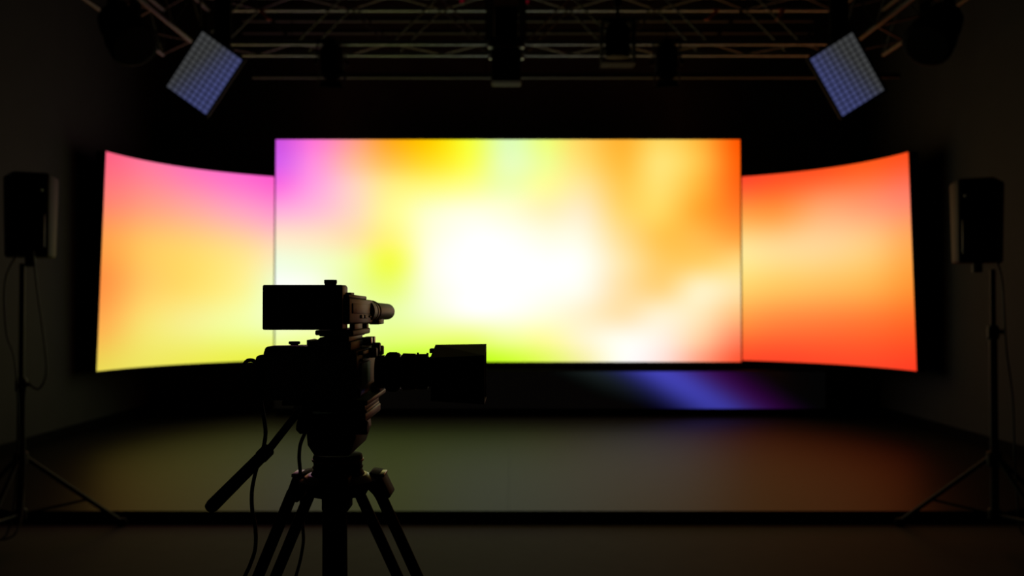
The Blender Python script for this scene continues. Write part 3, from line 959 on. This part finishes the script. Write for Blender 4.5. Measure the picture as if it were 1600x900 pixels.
MB().bpx(562, 506, 573, 518, 1.43, 1.45).build('unit_support', M_BLK, vc, bevel=0.001)

# lens, pointing right
la = P(600, 581, AX)
kl = AX / F
lx = lambda px: (px - 600) * kl
def lring(name, prof, m, par):
    return MB().lathe(la, (1, 0, 0), [(lx(a), r * kl) for a, r in prof], 40).build(name, m, par, smooth=True)
ln = lring('lens', [(588, 26), (601, 26), (601, 23), (672, 23)], M_LENS, vc)
lring('focus_ring', [(600, 22), (604, 28), (606, 30), (623, 30), (626, 27)], M_LENS, ln)
lring('zoom_ring', [(627.5, 26), (630, 29), (649, 28.5), (650, 27.5)], M_LENS, ln)
lring('red_ring', [(650, 27.4), (651.6, 27.4)], M_RED, ln)
lring('iris_ring', [(652, 28), (667, 28), (669, 26)], M_LENS, ln)
ribs = MB()
for i in range(36):
    t = 2 * math.pi * i / 36
    c = la + Vector((lx(614), math.cos(t) * 30 * kl, math.sin(t) * 30 * kl))
    ribs.box(c, (12 * kl, 0.0016, 0.0016), Matrix.Rotation(-t, 3, 'X'))
o = ribs.build('ring_ribs', M_BLKR, ln)
o['kind'] = 'stuff'
for px, yy in ((653, 552.5), (668, 553)):
    c = P(px, yy, AX)
    MB().box(c, (0.003, 0.004, 0.003)).build('index_pip', M_METAL, ln)
lring('front_glass', [(672, 24), (676, 24), (677, 20), (678, 1)], M_GLASS, ln)

# boxy hood
DN, DF = 1.358, 1.462
hn = [P(673, 627, DN), P(757, 632, DN), P(757, 555.5, DN), P(672, 559.5, DN)]
hf = [P(682, 616, DF), P(760, 622, DF), P(760, 537.5, DF), P(680.5, 538.5, DF)]
me = bpy.data.meshes.new('lens_hood')
hv = [v - vc.location for v in hn + hf]
bm = bmesh.new()
bv = [bm.verts.new(v) for v in hv]
faces = [[0, 1, 2, 3], [7, 6, 5, 4], [0, 4, 5, 1], [2, 6, 7, 3], [3, 7, 4, 0]]
for f in faces:
    bm.faces.new([bv[i] for i in f])
rf = bm.faces.new([bv[1], bv[5], bv[6], bv[2]])
bmesh.ops.recalc_face_normals(bm, faces=bm.faces)
r = bmesh.ops.inset_region(bm, faces=[rf], thickness=0.003, depth=0.0)
ex = bmesh.ops.extrude_discrete_faces(bm, faces=[rf])
fc = ex['faces'][0]
bmesh.ops.translate(bm, verts=fc.verts, vec=(-0.055, 0, 0))
bmesh.ops.scale(bm, verts=fc.verts, vec=(1, 0.75, 0.75), space=Matrix.Translation(-fc.calc_center_median()))
bmesh.ops.recalc_face_normals(bm, faces=bm.faces)
bm.to_mesh(me)
bm.free()
me.materials.append(M_HOOD)
ho = bpy.data.objects.new('lens_hood', me)
COL.objects.link(ho)
ho.parent = vc
MB().bpx(671, 545, 677, 552, 1.42, 1.44).build('hood_catch', M_BLK, ho, bevel=0.0008)
hl = MB()
hl.hexa([P(672.5, 560.8, DN - 0.0012), P(757, 556.8, DN - 0.0012), P(757, 555.2, DN - 0.0012), P(672, 559.2, DN - 0.0012)],
        [P(672.5, 560.8, DN + 0.001), P(757, 556.8, DN + 0.001), P(757, 555.2, DN + 0.001), P(672, 559.2, DN + 0.001)])
hl.build('hood_seam', M_HOOD, ho)

# base plates under the body
MB().bpx(440, 626, 574, 634, 1.31, 1.50).build('base_plate', M_PLATE, vc, bevel=0.0015)
MB().bpx(470, 633.5, 570, 643, 1.34, 1.48).build('quick_release_plate', M_BLK, vc, bevel=0.0015)
MB().bpx(500, 641, 560, 644.5, 1.35, 1.47).build('dovetail', M_GREYD, vc, bevel=0.001)

# cables of the camera
c1 = [P(404, 572, 1.36), P(396, 563.5, 1.35), P(386, 564, 1.34), P(381, 574, 1.33), P(385, 589, 1.325), P(396, 606, 1.32), P(406, 622, 1.32), P(412, 650, 1.32), P(415, 676, 1.32), P(411, 702, 1.30),
      P(401, 732, 1.31), P(394, 765, 1.32), P(394, 795, 1.33), P(399, 824, 1.34), P(399, 856, 1.35), P(391, 882, 1.36), P(381, 905, 1.37)]
e = c1[-1]
c1 += [e + Vector((-0.008, 0.005, -0.03)), e + Vector((-0.016, 0.01, -0.09)), e + Vector((-0.03, 0.01, -0.25)), e + Vector((-0.03, -0.02, -0.5)), e + Vector((-0.03, -0.05, -0.8)), Vector((e.x - 0.06, e.y - 0.07, 0.12)), Vector((e.x - 0.12, e.y - 0.10, 0.012)), Vector((e.x - 0.4, e.y - 0.2, 0.006))]
cable('thin black cable looping from the rear of the video camera past its pan handle', c1, 0.0028, group='camera cables')
c2 = [P(483, 664, 1.36), P(475, 680, 1.35), P(469, 696, 1.35), P(467.5, 716, 1.36), P(469, 734, 1.40), P(470, 752, 1.475), P(471, 790, 1.50), P(473, 822, 1.515), P(474, 846, 1.525), P(469, 876, 1.53), P(461, 905, 1.53)]
e = c2[-1]
c2 += [e + Vector((-0.008, 0.003, -0.03)), e + Vector((-0.014, 0.006, -0.09)), e + Vector((-0.02, 0.02, -0.25)), e + Vector((-0.02, 0.02, -0.5)), e + Vector((0.0, 0.0, -0.8)), Vector((e.x - 0.02, e.y - 0.02, 0.12)), Vector((e.x - 0.07, e.y - 0.05, 0.012)), Vector((e.x - 0.3, e.y - 0.1, 0.006))]
cable('short black cable bowing out of the tripod head down between the left legs', c2, 0.0027, group='camera cables')
